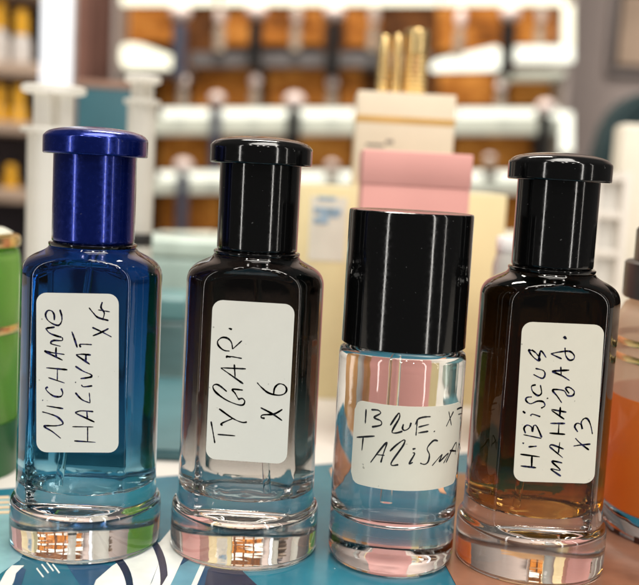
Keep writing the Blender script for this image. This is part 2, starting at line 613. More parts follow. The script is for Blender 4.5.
S4L = stroke_points([
    [(55, 78), (74, 94)], [(110, 112), (125, 100), (180, 118)],
    [(60, 245), (187, 272)], [(75, 236), (64, 200), (85, 178), (116, 190), (124, 222), (132, 184), (154, 186), (190, 266)],
    [(52, 303), (64, 308)], [(95, 332), (155, 327)],
    [(38, 384), (176, 403)], [(40, 467), (150, 480)], [(120, 396), (118, 477)],
    [(258, 66), (365, 86)], [(258, 72), (350, 136)], [(322, 48), (318, 114)],
    [(250, 165), (356, 166)], [(244, 234), (356, 243)], [(312, 166), (308, 240)],
    [(244, 330), (340, 410)], [(244, 328), (266, 318), (346, 348)], [(318, 298), (308, 376)],
    [(326, 540), (254, 488), (322, 497), (262, 435), (336, 446)],
    [(446, 226), (424, 190), (440, 165), (470, 175), (478, 206), (470, 160), (490, 132), (515, 134), (536, 175), (550, 242)],
    [(428, 270), (465, 308), (525, 354)], [(415, 326), (470, 318), (536, 312)]], (515, 400), 7.1)

POS = [(-57.87, -1.5), (-16.5, .46), (22.0, -2.27), (58.8, .24)]
tall_bottle(POS[0], "deep blue glass perfume bottle with shiny blue flanged cap, leftmost of the front row", BLUE_GLASS, LIQ_BLUE, BLUE_CAP,
            [(36.5, 452), (118.6, 452.5), (118.8, 294), (36.4, 292.5)], S1U + S1L, INK_NAVY, 1, (-5, -7))
tall_bottle(POS[1], "smoky black perfume bottle fading to clear, black cap, sticker ending in X6", SMOKE_GLASS, LIQ_PALE, BLACK_CAP,
            [(205.6, 458.5), (286.6, 464), (295, 304.5), (212.8, 299.5)], S2U + S2L, INK_BLACK, 2, (6, -6))
tall_bottle(POS[3], "dark amber brown perfume bottle with black flanged cap, sticker ending in X3, rightmost in front", DARK_GLASS, LIQ_AMBER, BLACK_CAP,
            [(513, 481), (594, 483.5), (604.5, 325), (522.2, 321.5)], S4U + S4L, INK_NAVY, 4, (-6, -6), paper=PAPER_WARM)


def roller_bottle():
    X, Y = POS[2]
    root = empty("roll_on_bottle", (X, Y, 0), "short clear cylindrical perfume bottle with wide plain black cap and two line sticker", "perfume bottle", "perfume bottles in the front row")
    R = 16.2
    bm = bmesh.new()
    pr = [(0, .8), (11.5, .8), (13, .15), (14.3, 0), (15.3, .5), (16.0, 1.6), (R, 3.2), (R, 3.7), (R, 30), (R, 52.6), (R, 53.2), (15.9, 54.6), (15, 55.3), (13, 55.6), (0, 55.6)]
    lathe(bm, pr, 160)
    link("glass_body", bm, CLEAR, root, 50)
    bm = bmesh.new()
    lathe(bm, [(0, 11.6), (7, 11.3), (11, 11.5), (13, 12.4), (14, 14), (14.3, 16.5), (14.3, 40), (14.3, 51.5), (13.7, 53.3), (12, 54.2), (0, 54.4)], 128)
    link("liquid", bm, LIQ_CLEAR, root, 50)
    bm = bmesh.new()
    lathe(bm, [(0, 57), (14.4, 57), (14.4, 56.2), (15.4, 56.2), (15.75, 56.45), (15.75, 57), (15.74, 57.6), (15.63, 88.4), (15.62, 89.2), (15.5, 89.6), (15.2, 89.75), (14.6, 89.6), (13, 89.5), (0, 89.6)], 160)
    link("cap", bm, BLACK_CAP, root, 40)
    bm = bmesh.new()
    lathe(bm, [(0, 54), (1.1, 54), (1.1, 15), (0, 15)], 24, (-1, 2, 0))
    link("dip_tube", bm, TUBE, root, 40)
    # curved sticker
    RL = R + .02
    cam_l = Vector((-X, -CAM_D - Y, CAM_H))

    def wrap(px, py):
        d = ray(px, py)
        a = d.x ** 2 + d.y ** 2
        b = 2 * (cam_l.x * d.x + cam_l.y * d.y)
        c = cam_l.x ** 2 + cam_l.y ** 2 - (RL + .1) ** 2
        t = (-b - math.sqrt(max(0, b * b - 4 * a * c))) / (2 * a)
        return cam_l + d * t

    def azi(p): return math.atan2(p.x, -p.y)

    def from_az(th, z): return Vector((math.sin(th) * (RL + .1), -math.cos(th) * (RL + .1), z))
    tl, bl = wrap(355, 402.5), wrap(350.5, 480.5)
    t0 = (azi(tl) + azi(bl)) / 2
    zt, zb = wrap(400, 406).z, wrap(398, 490.5).z
    arcw = 32.0
    out = rounded_outline([(0, zb), (arcw, zb), (arcw, zt), (0, zt)], 2.6)
    # slice the outline into columns so that it wraps round the glass
    bm = bmesh.new()
    cols = 40
    r0 = 2.6
    inn, outr = [], []
    for k in range(cols + 1):
        s = arcw * k / cols
        e0 = min(s, arcw - s)
        dz = r0 - math.sqrt(max(0, r0 * r0 - (r0 - e0) ** 2)) if e0 < r0 else 0
        th = t0 + s / RL
        row = []
        for rr in (RL, RL + .1):
            for z in (zb + dz, zt - dz):
                row.append(bm.verts.new((math.sin(th) * rr, -math.cos(th) * rr, z)))
        inn.append(row)
    for a, b in zip(inn, inn[1:]):
        bm.faces.new((a[2], b[2], b[3], a[3])); bm.faces.new((a[0], a[1], b[1], b[0]))
        bm.faces.new((a[0], b[0], b[2], a[2])); bm.faces.new((a[1], a[3], b[3], b[1]))
    bm.faces.new(inn[0]); bm.faces.new(inn[-1])
    lb = link("label", bm, PAPER_WARM, root, 50)
    st = stroke_points([
        [(65, 82), (60, 165)], [(95, 85), (135, 88), (148, 106), (112, 130), (150, 150), (150, 174), (98, 185)],
        [(205, 176), (235, 130), (256, 105), (258, 132), (225, 190), (216, 216), (240, 220), (276, 210)],
        [(282, 168), (276, 194), (290, 205), (315, 190), (326, 160)],
        [(362, 140), (358, 190), (354, 235)], [(350, 172), (366, 140), (400, 128), (440, 125)], [(368, 186), (430, 170)], [(366, 220), (426, 210)],
        [(460, 208), (462, 214)], [(545, 95), (560, 176)], [(530, 182), (550, 140), (572, 95)],
        [(592, 82), (622, 76), (610, 140)], [(600, 112), (622, 106)],
        [(10, 245), (115, 238)], [(48, 245), (40, 322)],
        [(90, 392), (140, 325), (185, 275), (165, 340), (150, 392)], [(125, 346), (172, 350)],
        [(203, 326), (240, 290), (286, 260), (280, 292), (215, 385), (216, 408), (252, 404)],
        [(335, 335), (346, 342), (316, 396), (336, 390)], [(334, 314), (352, 310)],
        [(482, 266), (455, 265), (420, 308), (432, 346), (425, 385), (405, 402), (378, 395)],
        [(448, 410), (505, 345), (490, 386), (542, 338), (514, 396)],
        [(528, 392), (586, 275), (582, 346)], [(550, 322), (588, 325)],
        [(596, 330), (604, 282), (614, 330)]], (355, 395), 5.81)
    write("handwriting", st, wrap, lambda p: Vector((p.x, p.y, 0)).normalized(), INK_BLACK, lb, .46, seed=3)


roller_bottle()


# ------------------------------------------------------------------ cartons and containers just behind
def carton(name, label, cat, x0, x1, ytop, Y, depth, mat, z0=None, bev=.5, lean=0.0, group=None):
    """upright box whose front face spans photo columns x0..x1 at its top edge, standing on z0"""
    a, b = at(x0, ytop, Y), at(x1, ytop, Y)
    z0 = -4.0 if z0 is None else z0
    c = Vector(((a.x + b.x) / 2, Y + depth / 2, z0))
    w, h = b.x - a.x, (a.z + b.z) / 2 - z0
    r = empty(name, c, label, cat, group)
    bm = bmesh.new()
    box(bm, (-w / 2, -depth / 2, 0), (w / 2, depth / 2, h), bev)
    link("body", bm, mat, r, 40)
    return r, w, h, c


r, w, h, cc = carton("cream_carton", "wide pale yellow carton with a small white and blue sticker, behind the bottles", "carton", 298, 508, 190, 190, 46,
                     plain("cream_card", (.78, .67, .38), .5, .05, 30, bump=.05))
p0, p1 = at(311, 196, 189.9) - cc, at(344, 262, 189.9) - cc
bm = bmesh.new(); box(bm, (p0.x, -23.25, p1.z), (p1.x, -23.01, p0.z))
st = link("sticker", bm, plain("sticker_white", (.78, .76, .66), .4, .05, 90), r)
bm = bmesh.new()
for q in ((318, 196, 336, 201, 0), (314, 207, 341, 214, 1), (314, 217, 328, 224, 1), (320, 213, 339, 218, 0)):
    a, b = at(q[0], q[1], 189.8) - cc, at(q[2], q[3], 189.8) - cc
    box(bm, (a.x, -23.45 - .1 * q[4], b.z), (b.x, -23.28, a.z), .1)
link("logo", bm, plain("logo_blue", (.32, .46, .58), .4, .35, 200), st)
CREAM_TOP = h - 4.0

r, w, h, cc = carton("beige_carton", "small ivory carton with a gold band, standing on the pale yellow carton", "carton", 358, 457, 93, 195, 36,
                     plain("ivory_card", (.76, .66, .50), .5, .04, 40), z0=CREAM_TOP)
a, b = at(358, 117, 195) - cc, at(457, 124, 195) - cc
bm = bmesh.new(); box(bm, (-w / 2 - .15, -18.15, (a.z + b.z) / 2 - 1.6), (w / 2 + .15, 17.15+1, (a.z + b.z) / 2 + 1.4), .1)
link("gold_band", bm, plain("gold_foil", (.80, .50, .16), .35, .1, 60, metal=.4), r)
IV_TOP = CREAM_TOP + h
bm = bmesh.new()
for q in ((366, 143.5, 384, 147), (386, 140, 393, 144)):
    a, b = at(q[0], q[1], 194.9) - cc, at(q[2], q[3], 194.9) - cc
    box(bm, (a.x, -18.12, b.z), (b.x, -18.03, a.z))
link("print", bm, plain("grey_ink", (.16, .14, .13), .5), r)

GOLD = plain("gold_metal", (.85, .62, .28), .22, .1, 60, metal=.9)
for px0, px1, py, lab in ((379, 391.5, 35, "slim gold ribbed tube on the ivory carton, shorter and at the left of three"),
                          (393.5, 404, 34, "slim gold ribbed tube on the ivory carton, middle of three"),
                          (406, 431, 28, "wide gold ribbed tube on the ivory carton, thickest of three")):
    a, b = at(px0, py, 210), at(px1, py, 210)
    R = (b.x - a.x) / 2
    hh = a.z - IV_TOP
    r = empty("gold_atomizer", ((a.x + b.x) / 2, 210 + (4 if R > 4 else 0), IV_TOP), lab, "perfume tube", "gold tubes on the ivory carton")
    bm = bmesh.new()
    pr = [(0, 0), (R * .96, 0)]
    n = 9
    for k in range(n):
        z = hh * .62 * k / n
        pr += [(R, z + hh * .02), (R, z + hh * .05), (R * .9, z + hh * .058), (R * .9, z + hh * .066)]
    pr += [(R * .97, hh * .63), (0, hh * .63)]
    lathe(bm, pr, 32); link("body", bm, GOLD, r, 40)
    bm = bmesh.new()
    lathe(bm, [(0, hh * .635), (R, hh * .635), (R, hh * .97), (R * .85, hh), (0, hh)], 32); link("cap", bm, GOLD, r, 40)

# pink two part box in front of the cream carton
a, b = at(363.5, 151, 108), at(474, 151, 108)
w = b.x - a.x; top = at(418, 152, 108).z; seam = at(418, 184, 108).z
r = empty("pink_box", ((a.x + b.x) / 2, 128, -4), "tall pink lidded box standing behind the short clear bottle", "box")
bm = bmesh.new(); box(bm, (-w / 2 + .35, -19.7, 0), (w / 2 - .35, 19.7, seam + 3), .3)
link("body", bm, plain("pink_card", (.78, .37, .33), .55, .03, 40), r, 40)
bm = bmesh.new(); box(bm, (-w / 2, -20, seam + 3.03), (w / 2, 20, top + 4), .5)
link("lid", bm, plain("pink_lid_card", (.80, .39, .35), .55, .03, 40), r, 40)

# teal folder and low teal container between the blue and smoky bottles, a pale aqua one behind them
a, b = at(104, 297, 205), at(187, 297, 205)
w = b.x - a.x; top = (a.z + b.z) / 2 + 4
r = empty("teal_container", ((a.x + b.x) / 2, 225, -4), "low teal plastic container standing behind the blue bottle, lid slightly brighter than its side", "container")
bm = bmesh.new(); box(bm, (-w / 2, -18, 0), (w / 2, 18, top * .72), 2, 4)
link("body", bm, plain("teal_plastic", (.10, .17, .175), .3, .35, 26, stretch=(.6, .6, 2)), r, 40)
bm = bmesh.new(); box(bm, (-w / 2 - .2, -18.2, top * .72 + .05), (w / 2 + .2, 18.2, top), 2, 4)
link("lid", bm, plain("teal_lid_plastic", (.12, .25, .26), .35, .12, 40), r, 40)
a, b = on_z(60, 445, 0), on_z(205, 452, 0)
bm = bmesh.new(); prism(bm, [(a.x, a.y), (b.x, b.y), (b.x + 6, 200), (a.x - 6, 200)], -3.95, 0)
bmesh.ops.bevel(bm, geom=bm.edges[:], offset=.8, segments=2, affect='EDGES')
o = link("card_folder", bm, plain("teal_folder", (.06, .15, .17), .4, .3, 18), None, 40)
tag(o, "flat teal card folder lying on the counter behind the printed booklet", "folder")
a, b = at(100, 238, 262), at(222, 238, 262)
w = b.x - a.x; top = (a.z + b.z) / 2 + 4
r = empty("aqua_container", ((a.x + b.x) / 2, 285, -4), "pale grey aqua plastic container behind the low teal one", "container")
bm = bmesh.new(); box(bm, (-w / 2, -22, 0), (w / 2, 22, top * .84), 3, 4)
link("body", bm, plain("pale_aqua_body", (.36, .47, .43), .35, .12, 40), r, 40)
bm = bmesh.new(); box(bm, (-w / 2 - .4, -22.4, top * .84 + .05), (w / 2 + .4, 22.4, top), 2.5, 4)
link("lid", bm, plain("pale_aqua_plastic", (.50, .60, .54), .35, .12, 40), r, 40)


# ------------------------------------------------------------------ dosing syringes standing behind the blue bottle
def frosted():
    mt, nt, b = nodes("frosted_plastic")
    f = noise(nt, 30, 3)
    c = ramp(nt, f, [(.3, (.86, .84, .78)), (.7, (.93, .91, .86))])
    nt.links.new(c, b.inputs['Base Color'])
    b.inputs['Roughness'].default_value = .35
    tl = nt.nodes.new("ShaderNodeBsdfTranslucent"); nt.links.new(c, tl.inputs[0])
    tp = nt.nodes.new("ShaderNodeBsdfTransparent")
    m1, m2 = nt.nodes.new("ShaderNodeMixShader"), nt.nodes.new("ShaderNodeMixShader")
    m1.inputs[0].default_value = .45; m2.inputs[0].default_value = .28
    nt.links.new(b.outputs[0], m1.inputs[1]); nt.links.new(tl.outputs[0], m1.inputs[2])
    nt.links.new(m1.outputs[0], m2.inputs[1]); nt.links.new(tp.outputs[0], m2.inputs[2])
    nt.links.new(m2.outputs[0], nt.nodes["Material Output"].inputs[0])
    return mt


FROST = frosted()


def syringe(label, pxc, py_top, py_fl, Y, rb, rs, rf, seal_px=None):
    t = at(pxc, py_top, Y); fl = at(pxc, py_fl, Y).z + 4
    H = t.z + 4
    r = empty("dosing_syringe", (t.x, Y, -4), label, "syringe", "white syringes behind the blue bottle")
    bm = bmesh.new()
    lathe(bm, [(0, 0), (2.2, 0), (2.6, 8), (3.5, 9), (rb, 11), (rb, fl - 2.2), (rb * 1.28, fl - 2), (rb * 1.3, fl - .4), (rb * 1.25, fl), (rs * 1.05, fl), (0, fl)], 48)
    link("barrel", bm, FROST, r, 40)
    bm = bmesh.new()
    for q in (0, 1):
        s = (rs, .9) if q == 0 else (.9, rs)
        box(bm, (-s[0], -s[1], fl + .1), (s[0], s[1], H - 3.2), .2)
    lathe(bm, [(0, H - 3.2), (rf * .9, H - 3.2), (rf, H - 2.6), (rf, H - .6), (rf * .92, H), (0, H)], 48)
    link("plunger", bm, FROST, r, 40)
    if seal_px:
        z0, z1 = at(pxc, seal_px[1], Y).z + 4, at(pxc, seal_px[0], Y).z + 4
        bm = bmesh.new()
        lathe(bm, [(rb + .05, z0), (rb + .25, z0 + .3), (rb + .25, z1 - .3), (rb + .05, z1)], 48)
        link("rubber_seal", bm, plain("black_rubber", (.02, .02, .02), .6), r, 40)
    return r


syringe("thick white plastic syringe with a wide plunger top, left behind the blue bottle", 54, 86, 128, 150, 10.0, 8.0, 12.8)
syringe("slim white plastic syringe with a black seal, right behind the blue bottle", 143, 76, 100, 200, 6.4, 5.2, 8.2, (233, 246))

def lit_through(name, c1, c2, trans, clear=.12):
    """coloured liquid or thin plastic that lets light through from behind"""
    mt, nt, b = nodes(name)
    c = ramp(nt, noise(nt, 20, 3, .5, (1, 1, .6)), [(.3, c1), (.72, c2)])
    nt.links.new(c, b.inputs['Base Color'])
    b.inputs['Roughness'].default_value = .1
    tl = nt.nodes.new("ShaderNodeBsdfTranslucent"); nt.links.new(c, tl.inputs[0])
    tp = nt.nodes.new("ShaderNodeBsdfTransparent"); nt.links.new(c, tp.inputs[0])
    m1, m2 = nt.nodes.new("ShaderNodeMixShader"), nt.nodes.new("ShaderNodeMixShader")
    m1.inputs[0].default_value = trans; m2.inputs[0].default_value = clear
    nt.links.new(b.outputs[0], m1.inputs[1]); nt.links.new(tl.outputs[0], m1.inputs[2])
    nt.links.new(m1.outputs[0], m2.inputs[1]); nt.links.new(tp.outputs[0], m2.inputs[2])
    nt.links.new(m2.outputs[0], nt.nodes["Material Output"].inputs[0])
    return mt


# ------------------------------------------------------------------ green bottle at the left edge, orange bottle at the right edge
gx = at(17, 330, 62).x - 19
r = empty("green_bottle", (gx, 62, -4), "green perfume bottle with gold collar, cut by the left edge of the picture", "perfume bottle")
zg = lambda py, Y=62: at(5, py, Y).z + 4
bm = bmesh.new()
lathe(bm, [(0, 0), (17.5, 0), (19, 1.5), (19, zg(262)), (18.4, zg(250)), (16, zg(246)), (0, zg(246))], 96)
link("glass_body", bm, glass("thin_green_glass", ior=1.03, c=(.97, 1, .97), wav=0), r, 40)
bm = bmesh.new()
lathe(bm, [(0, 5), (17.2, 5), (18.85, 7), (18.85, zg(256)), (18.2, zg(251)), (0, zg(251))], 96)


link("liquid", bm, lit_through("green_liquid", (.20, .58, .05), (.55, .80, .28), .45), r, 40)
bm = bmesh.new()
lathe(bm, [(14, zg(246) + .1), (18.8, zg(246) + .1), (19, zg(240)), (18.6, zg(236)), (14, zg(236))], 96)
link("collar", bm, GOLD, r, 40)
bm = bmesh.new()
lathe(bm, [(0, zg(236)), (15.6, zg(236)), (16.4, zg(233)), (14, zg(229)), (9, zg(228)), (9, zg(214)), (0, zg(214))], 64)
link("cap", bm, plain("pale_cap", (.62, .62, .50), .3), r, 40)
bm = bmesh.new()
lathe(bm, [(19.02, zg(331)), (19.25, zg(330)), (19.25, zg(324)), (19.02, zg(323))], 96)
link("gold_ring", bm, GOLD, r, 40)
bm = bmesh.new()
lathe(bm, [(19.02, zg(500)), (19.22, zg(500)), (19.22, zg(418)), (19.02, zg(418))], 96)
link("dark_band", bm, plain("dark_green_print", (.015, .11, .03), .3, .4, 30), r, 40)

OY, OR = 30, 24
ox = at(606, 470, OY).x + OR
zo = lambda py: at(625, py, OY - 5).z
r = empty("orange_bottle", (ox, OY, 0), "bottle of orange liquid with black cap and two gold rings, cut by the right edge", "perfume bottle")
bm = bmesh.new()
lathe(bm, [(0, .5), (20, .5), (22.5, .2), (OR, 2), (OR, 7), (OR - .5, 7.6), (0, 7.6)], 128)
link("glass_body", bm, CLEAR, r, 40)
bm = bmesh.new()
zl = zo(396)
lathe(bm, [(0, 7.7), (OR - .4, 7.7), (OR, 8.4), (OR, zl), (0, zl)], 96)
mt = lit_through("orange_liquid", (1.0, .36, .05), (1.0, .56, .18), .5)
link("liquid", bm, mt, r, 40)
bm = bmesh.new()
lathe(bm, [(0, zl + .05), (OR, zl + .05), (OR, zo(330)), (OR - .4, zo(318)), (OR - 2, zo(306)), (20, zo(301)), (0, zo(300))], 96)
link("shoulder", bm, lit_through("milky_glass", (.92, .78, .64), (.96, .84, .72), .5, .35), r, 40)
for y0, y1 in ((338, 345), (354, 361)):
    bm = bmesh.new()
    lathe(bm, [(OR + .02, zo(y1)), (OR + .25, zo(y1) + .3), (OR + .25, zo(y0) - .3), (OR + .02, zo(y0))], 96)
    link("gold_ring", bm, GOLD, r, 40)
bm = bmesh.new()
lathe(bm, [(0, zo(299)), (22.6, zo(299)), (23.0, zo(297)), (23.0, zo(264)), (22.4, zo(262)), (20.6, zo(261)), (20.6, zo(230)), (20, zo(227)), (0, zo(226))], 96)
link("cap", bm, plain("soft_black_plastic", (.012, .012, .012), .35), r, 40)
bm = bmesh.new()
for q in ((612, 534, 613.5, 556), (616, 530, 619, 535), (629, 530, 632, 558), (636, 532, 638, 536)):
    c0 = at(q[0], q[1], OY - 10); c1 = at(q[2], q[3], OY - 10)
    pts = []
    for X_, z in ((c0.x, c0.z), (c1.x, c0.z), (c1.x, c1.z), (c0.x, c1.z)):
        xx = max(-OR + .6, X_ - ox)
        pts.append(Vector((xx, -math.sqrt((OR + .05) ** 2 - xx * xx), z)))
    slab(bm, pts, -.06)
link("printed_mark", bm, plain("brown_print", (.05, .015, .01), .4), r)

carton("added_tan_carton", "low orange tan carton added unseen close behind the dark amber brown bottle", "carton", 500, 612, 335, 120, 40,  # added out of sight, colours what the glass bottles refract
       plain("tan_card", (.62, .33, .13), .5, .15, 30))
# white capped pump bottle between the cream carton and the dark bottle
c = at(507, 236, 120)
r = empty("pump_bottle", (c.x, 120, -4), "small white capped bottle beside the dark brown bottle's shoulder", "bottle")
z = c.z + 4; z1 = at(507, 252, 120).z + 4
bm = bmesh.new(); lathe(bm, [(0, z1 + .1), (3.6, z1 + .1), (3.8, z1 + .6), (3.8, z - .8), (3.2, z), (0, z)], 40)
link("cap", bm, plain("white_plastic", (.86, .86, .84), .35, .02), r, 40)
bm = bmesh.new(); lathe(bm, [(0, 0), (4.4, 0), (4.6, .6), (4.6, z1 - 5), (3.4, z1), (0, z1)], 40)
link("body", bm, plain("grey_frosted", (.50, .49, .45), .4, .05), r, 40)

# teal carton further back
r, w, h, c = carton("teal_carton", "dull teal carton behind the white syringes", "carton", 77, 131, 88, 460, 60, plain("teal_card", (.025, .11, .14), .5, .15, 20))
bm = bmesh.new(); box(bm, (-w / 2 - .6, -30.6, h + .05), (w / 2 + .6, 30.6, h + 5), .5)
link("lid", bm, plain("brown_card", (.30, .17, .12), .5), r, 40)

# ------------------------------------------------------------------ right: white rack, cream panel, teal chair, picture
r = empty("display_rack", at(606, 300, 330), "white plastic display rack with thin shelves, behind the dark brown bottle at right", "rack")
RB = at(606, 300, 330)
zb = -4 - RB.z
RW = plain("rack_white", (.74, .69, .63), .35, .04)
for px in (592, 622):
    x = at(px, 230, 330).x - RB.x
    bm = bmesh.new(); box(bm, (x - 2.2, -3, zb), (x + 2.2, 60, at(px, 172, 330).z - RB.z), .6); link("post", bm, RW, r, 40)
xa, xb = at(595, 230, 330).x - RB.x + .4, at(619, 230, 330).x - RB.x - .2
for y0, y1 in ((174, 181), (211, 219), (250, 257), (287, 296)):
    bm = bmesh.new(); box(bm, (xa, -2, at(606, y1, 330).z - RB.z), (xb, 2.8, at(606, y0, 330).z - RB.z), .5); link("shelf", bm, RW, r, 40)
bm = bmesh.new(); box(bm, (xa + .1, 3, zb), (xb, 5, at(606, 174, 330).z - RB.z)); link("back_panel", bm, plain("rack_grey", (.66, .64, .60), .4, .1), r)

r, w, h, c = carton("display_stand", "tall cream display stand placed before the teal chair at the right edge", "display panel", 622, 690, 125, 400, 20, plain("cream_board", (.78, .72, .60), .4, .03), bev=4)

c = at(645, 180, 1100)
r = empty("teal_chair", (c.x, 1100, -560), "dark teal upholstered chair back near the grey wall at right", "chair")
TEAL = plain("teal_fabric", (.007, .025, .029), .8, .2, 60)
zt = at(640, 88, 1100).z + 560
xl = at(594, 170, 1100).x - c.x
bm = bmesh.new()
slab(bm, [(xl, 0, 420), (xl + 4, 0, zt - 110), (xl + 18, 0, zt - 42), (xl + 46, 0, zt - 8), (xl + 90, 0, zt), (-xl + 60, 0, zt), (-xl + 140, 0, zt - 60), (-xl + 150, 0, 420)], 70)
bmesh.ops.bevel(bm, geom=bm.edges[:], offset=9, segments=3, affect='EDGES')
link("backrest", bm, TEAL, r, 50)
bm = bmesh.new(); box(bm, (xl, -380, 330), (-xl + 150, 60, 415), 18, 3); link("seat", bm, TEAL, r, 50)
for x in (xl + 20, -xl + 130):
    for y in (-360, 40):
        bm = bmesh.new(); lathe(bm, [(0, 0), (9, 0), (16, 328), (0, 328)], 20, (x, y, 0)); link("leg", bm, plain("dark_wood_leg", (.05, .03, .02), .5), r, 40)

a, b = at(618, -40, 1690), at(700, 78, 1690)
r = empty("framed_picture", ((a.x + b.x) / 2, 1716, (a.z + b.z) / 2), "framed picture with beige ground hanging on the grey wall, top right", "picture")
w, h = b.x - a.x, a.z - b.z
bm = bmesh.new()
for lo, hi in (((-w / 2, -16, -h / 2), (-w / 2 + 11, 3, h / 2)), ((w / 2 - 11, -16, -h / 2), (w / 2, 3, h / 2)), ((-w / 2 + 11, -15, -h / 2), (w / 2 - 11, 3, -h / 2 + 9)), ((-w / 2 + 11, -15, h / 2 - 9), (w / 2 - 11, 3, h / 2))):
    box(bm, lo, hi, 1)
link("frame", bm, plain("mauve_frame", (.26, .215, .20), .4), r, 40)
bm = bmesh.new(); box(bm, (-w / 2 + 11.2, -6, -h / 2 + 9.2), (w / 2 - 11.2, 2, h / 2 - 9.2)); link("mount", bm, plain("dark_mount", (.03, .02, .018), .6), r)
bm = bmesh.new(); box(bm, (-w / 2 + 22, -8, -h / 2 + 20), (w / 2 - 22, -6.1, h / 2 - 60)); link("canvas", bm, plain("beige_canvas", (.46, .33, .24), .7, .2, 8), r)

# ------------------------------------------------------------------ back cabinet with lit shelves
YB, YF = 1600, 1470
cab = empty("display_cabinet", (0, YB, -400), "wooden perfume display cabinet with rows of bright shelf lights along the back", "cabinet")
CO = Vector((0, YB, -400))
WOOD = wood("orange_wood", (.09, .026, .005), (.36, .12, .018), (.62, .26, .055))
SHADEW = wood("shaded_wood", (.028, .010, .004), (.10, .035, .009), (.20, .075, .018))  # cabinet wood painted darker, for the shadow between the panels
ca, cb = at(112, 60, YB), at(567, 60, YB)
ca.z = at(112, -190, YB).z
bm = bmesh.new(); box(bm, (ca.x, -2, 0), (cb.x, 14, ca.z + 460), 0); link("back_panel", bm, SHADEW, cab)
for px in (113, 566):
    x = at(px, 100, YF).x
    bm = bmesh.new(); box(bm, (x - 5, YF - YB + 8, 0), (x + 5, -2.1, ca.z + 460)); link("side_panel", bm, plain("cabinet_side", (.30, .25, .23), .5), cab)
LED = emit("shelf_light", (1.0, .95, .72), 1.5)
LED2 = emit("cool_shelf_light", (1.0, 1.0, .84), 1.45)
SHELF = emit("painted_glow_glass", (.86, .90, .74), .26)  # shelves are no lamps, the glow they catch from the strips is emission
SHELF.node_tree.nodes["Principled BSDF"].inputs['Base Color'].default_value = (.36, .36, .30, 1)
GREYS = plain("grey_shelf", (.11, .10, .10), .3, .1)


def bar(name, pts, mat, Y=YF, dy=14):
    P = [at(x, y, Y) - CO for x, y in pts]
    bm = bmesh.new(); slab(bm, P, dy)
    bmesh.ops.bevel(bm, geom=bm.edges[:], offset=1.2, segments=2, affect='EDGES')
    return link(name, bm, mat, cab, 50)


def rect(x0, y0, x1, y1): return [(x0, y0), (x1, y0), (x1, y1), (x0, y1)]


def rshelf(y0, y1, x0=114, x1=565, mat=SHELF, Y=YF + 1, deep=None):
    a, b, c, d = [at(x, y, Y) - CO for x, y in rect(x0, y0, x1, y1)]
    bm = bmesh.new()
    slab(bm, [a, b, c, d], (YB - 2.5 - Y) if deep is None else deep)
    link("shelf", bm, mat, cab)


for x0, x1 in ((121, 216), (220, 330), (332, 439), (441, 566)): bar("light_strip", rect(x0, -5, x1, 4.5), LED)
bar("light_strip", rect(564, 4.6, 574, 46), LED)
bar("light_strip", [(121, 46), (128, 43), (140, 44), (176, 57), (178, 63), (175, 69), (124, 68), (120, 60)], LED)
bar("light_strip", [(430, 66), (436, 60), (496, 46), (501, 49), (501, 68), (496, 70), (432, 71)], LED2)
bar("light_strip", rect(510, 46, 574, 62), LED2)
for x0, x1 in ((161, 209), (220, 288), (299, 356), (358, 412), (414, 456), (458, 536), (546, 560)): bar("light_strip", rect(x0, 108.5, x1, 117), LED2)
bar("light_strip", rect(561, 112, 573, 152), LED2)
for x0, x1 in ((158, 176), (186, 240), (250, 326), (338, 484), (497, 560)): bar("light_strip", rect(x0, 171.5, x1, 179.5), LED2)
for x0, x1 in ((158, 214), (218, 400), (402, 560)): bar("light_strip", rect(x0, 233.5, x1, 240), LED)
for y in (-70, -134):
    for x0, x1 in ((121, 190), (202, 262), (276, 330), (345, 400), (420, 470), (486, 562)): bar("light_strip", rect(x0, y, x1, y + 13), LED2)
    for x0, x1 in ((124, 172), (190, 250), (262, 322), (346, 430), (440, 500), (514, 560)):
        a, b, c, d = [at(x, yy, YB - 34) - CO for x, yy in rect(x0, y + 18, x1, y + 58)]
        bm = bmesh.new(); slab(bm, [a, b, c, d], 30); link("wood_panel", bm, WOOD, cab)
rshelf(117.4, 132)
rshelf(179.8, 193)
rshelf(240.3, 250)
rshelf(70, 76, 510, 565)
rshelf(52, 66, 190, 430, GREYS, YF + 40)
rshelf(69, 74, 122, 190, GREYS)
# orange wood panels at the back of each bay
for x0, x1, y0, y1 in ((128, 172, 8, 42), (222, 250, 12, 45), (262, 322, 10, 44), (346, 380, 10, 46), (438, 500, 8, 50), (514, 560, 9, 44),
                       (160, 176, 70, 106), (192, 250, 66, 106), (268, 326, 66, 105), (340, 362, 66, 106), (440, 494, 74, 105), (512, 560, 74, 104),
                       (160, 206, 135, 170), (222, 284, 135, 170), (300, 352, 135, 168), (456, 530, 136, 168), (160, 175, 196, 231), (186, 220, 196, 231), (468, 560, 190, 232), (250, 440, 196, 231)):
    a, b, c, d = [at(x, y, YB - 34) - CO for x, y in rect(x0, y0, x1, y1)]
    bm = bmesh.new(); slab(bm, [a, b, c, d], 30); link("wood_panel", bm, WOOD, cab)

# perfume bottles standing in the cabinet
DB = plain("bottle_black", (.010, .009, .009), .6, .2, spec=.2)
PB = plain("bottle_bluegrey", (.05, .055, .085), .5, .2)
PC = plain("pinkish_cap", (.80, .66, .62), .4, .08)
PG = plain("pale_bottle_glass", (.34, .27, .21), .4, .3)


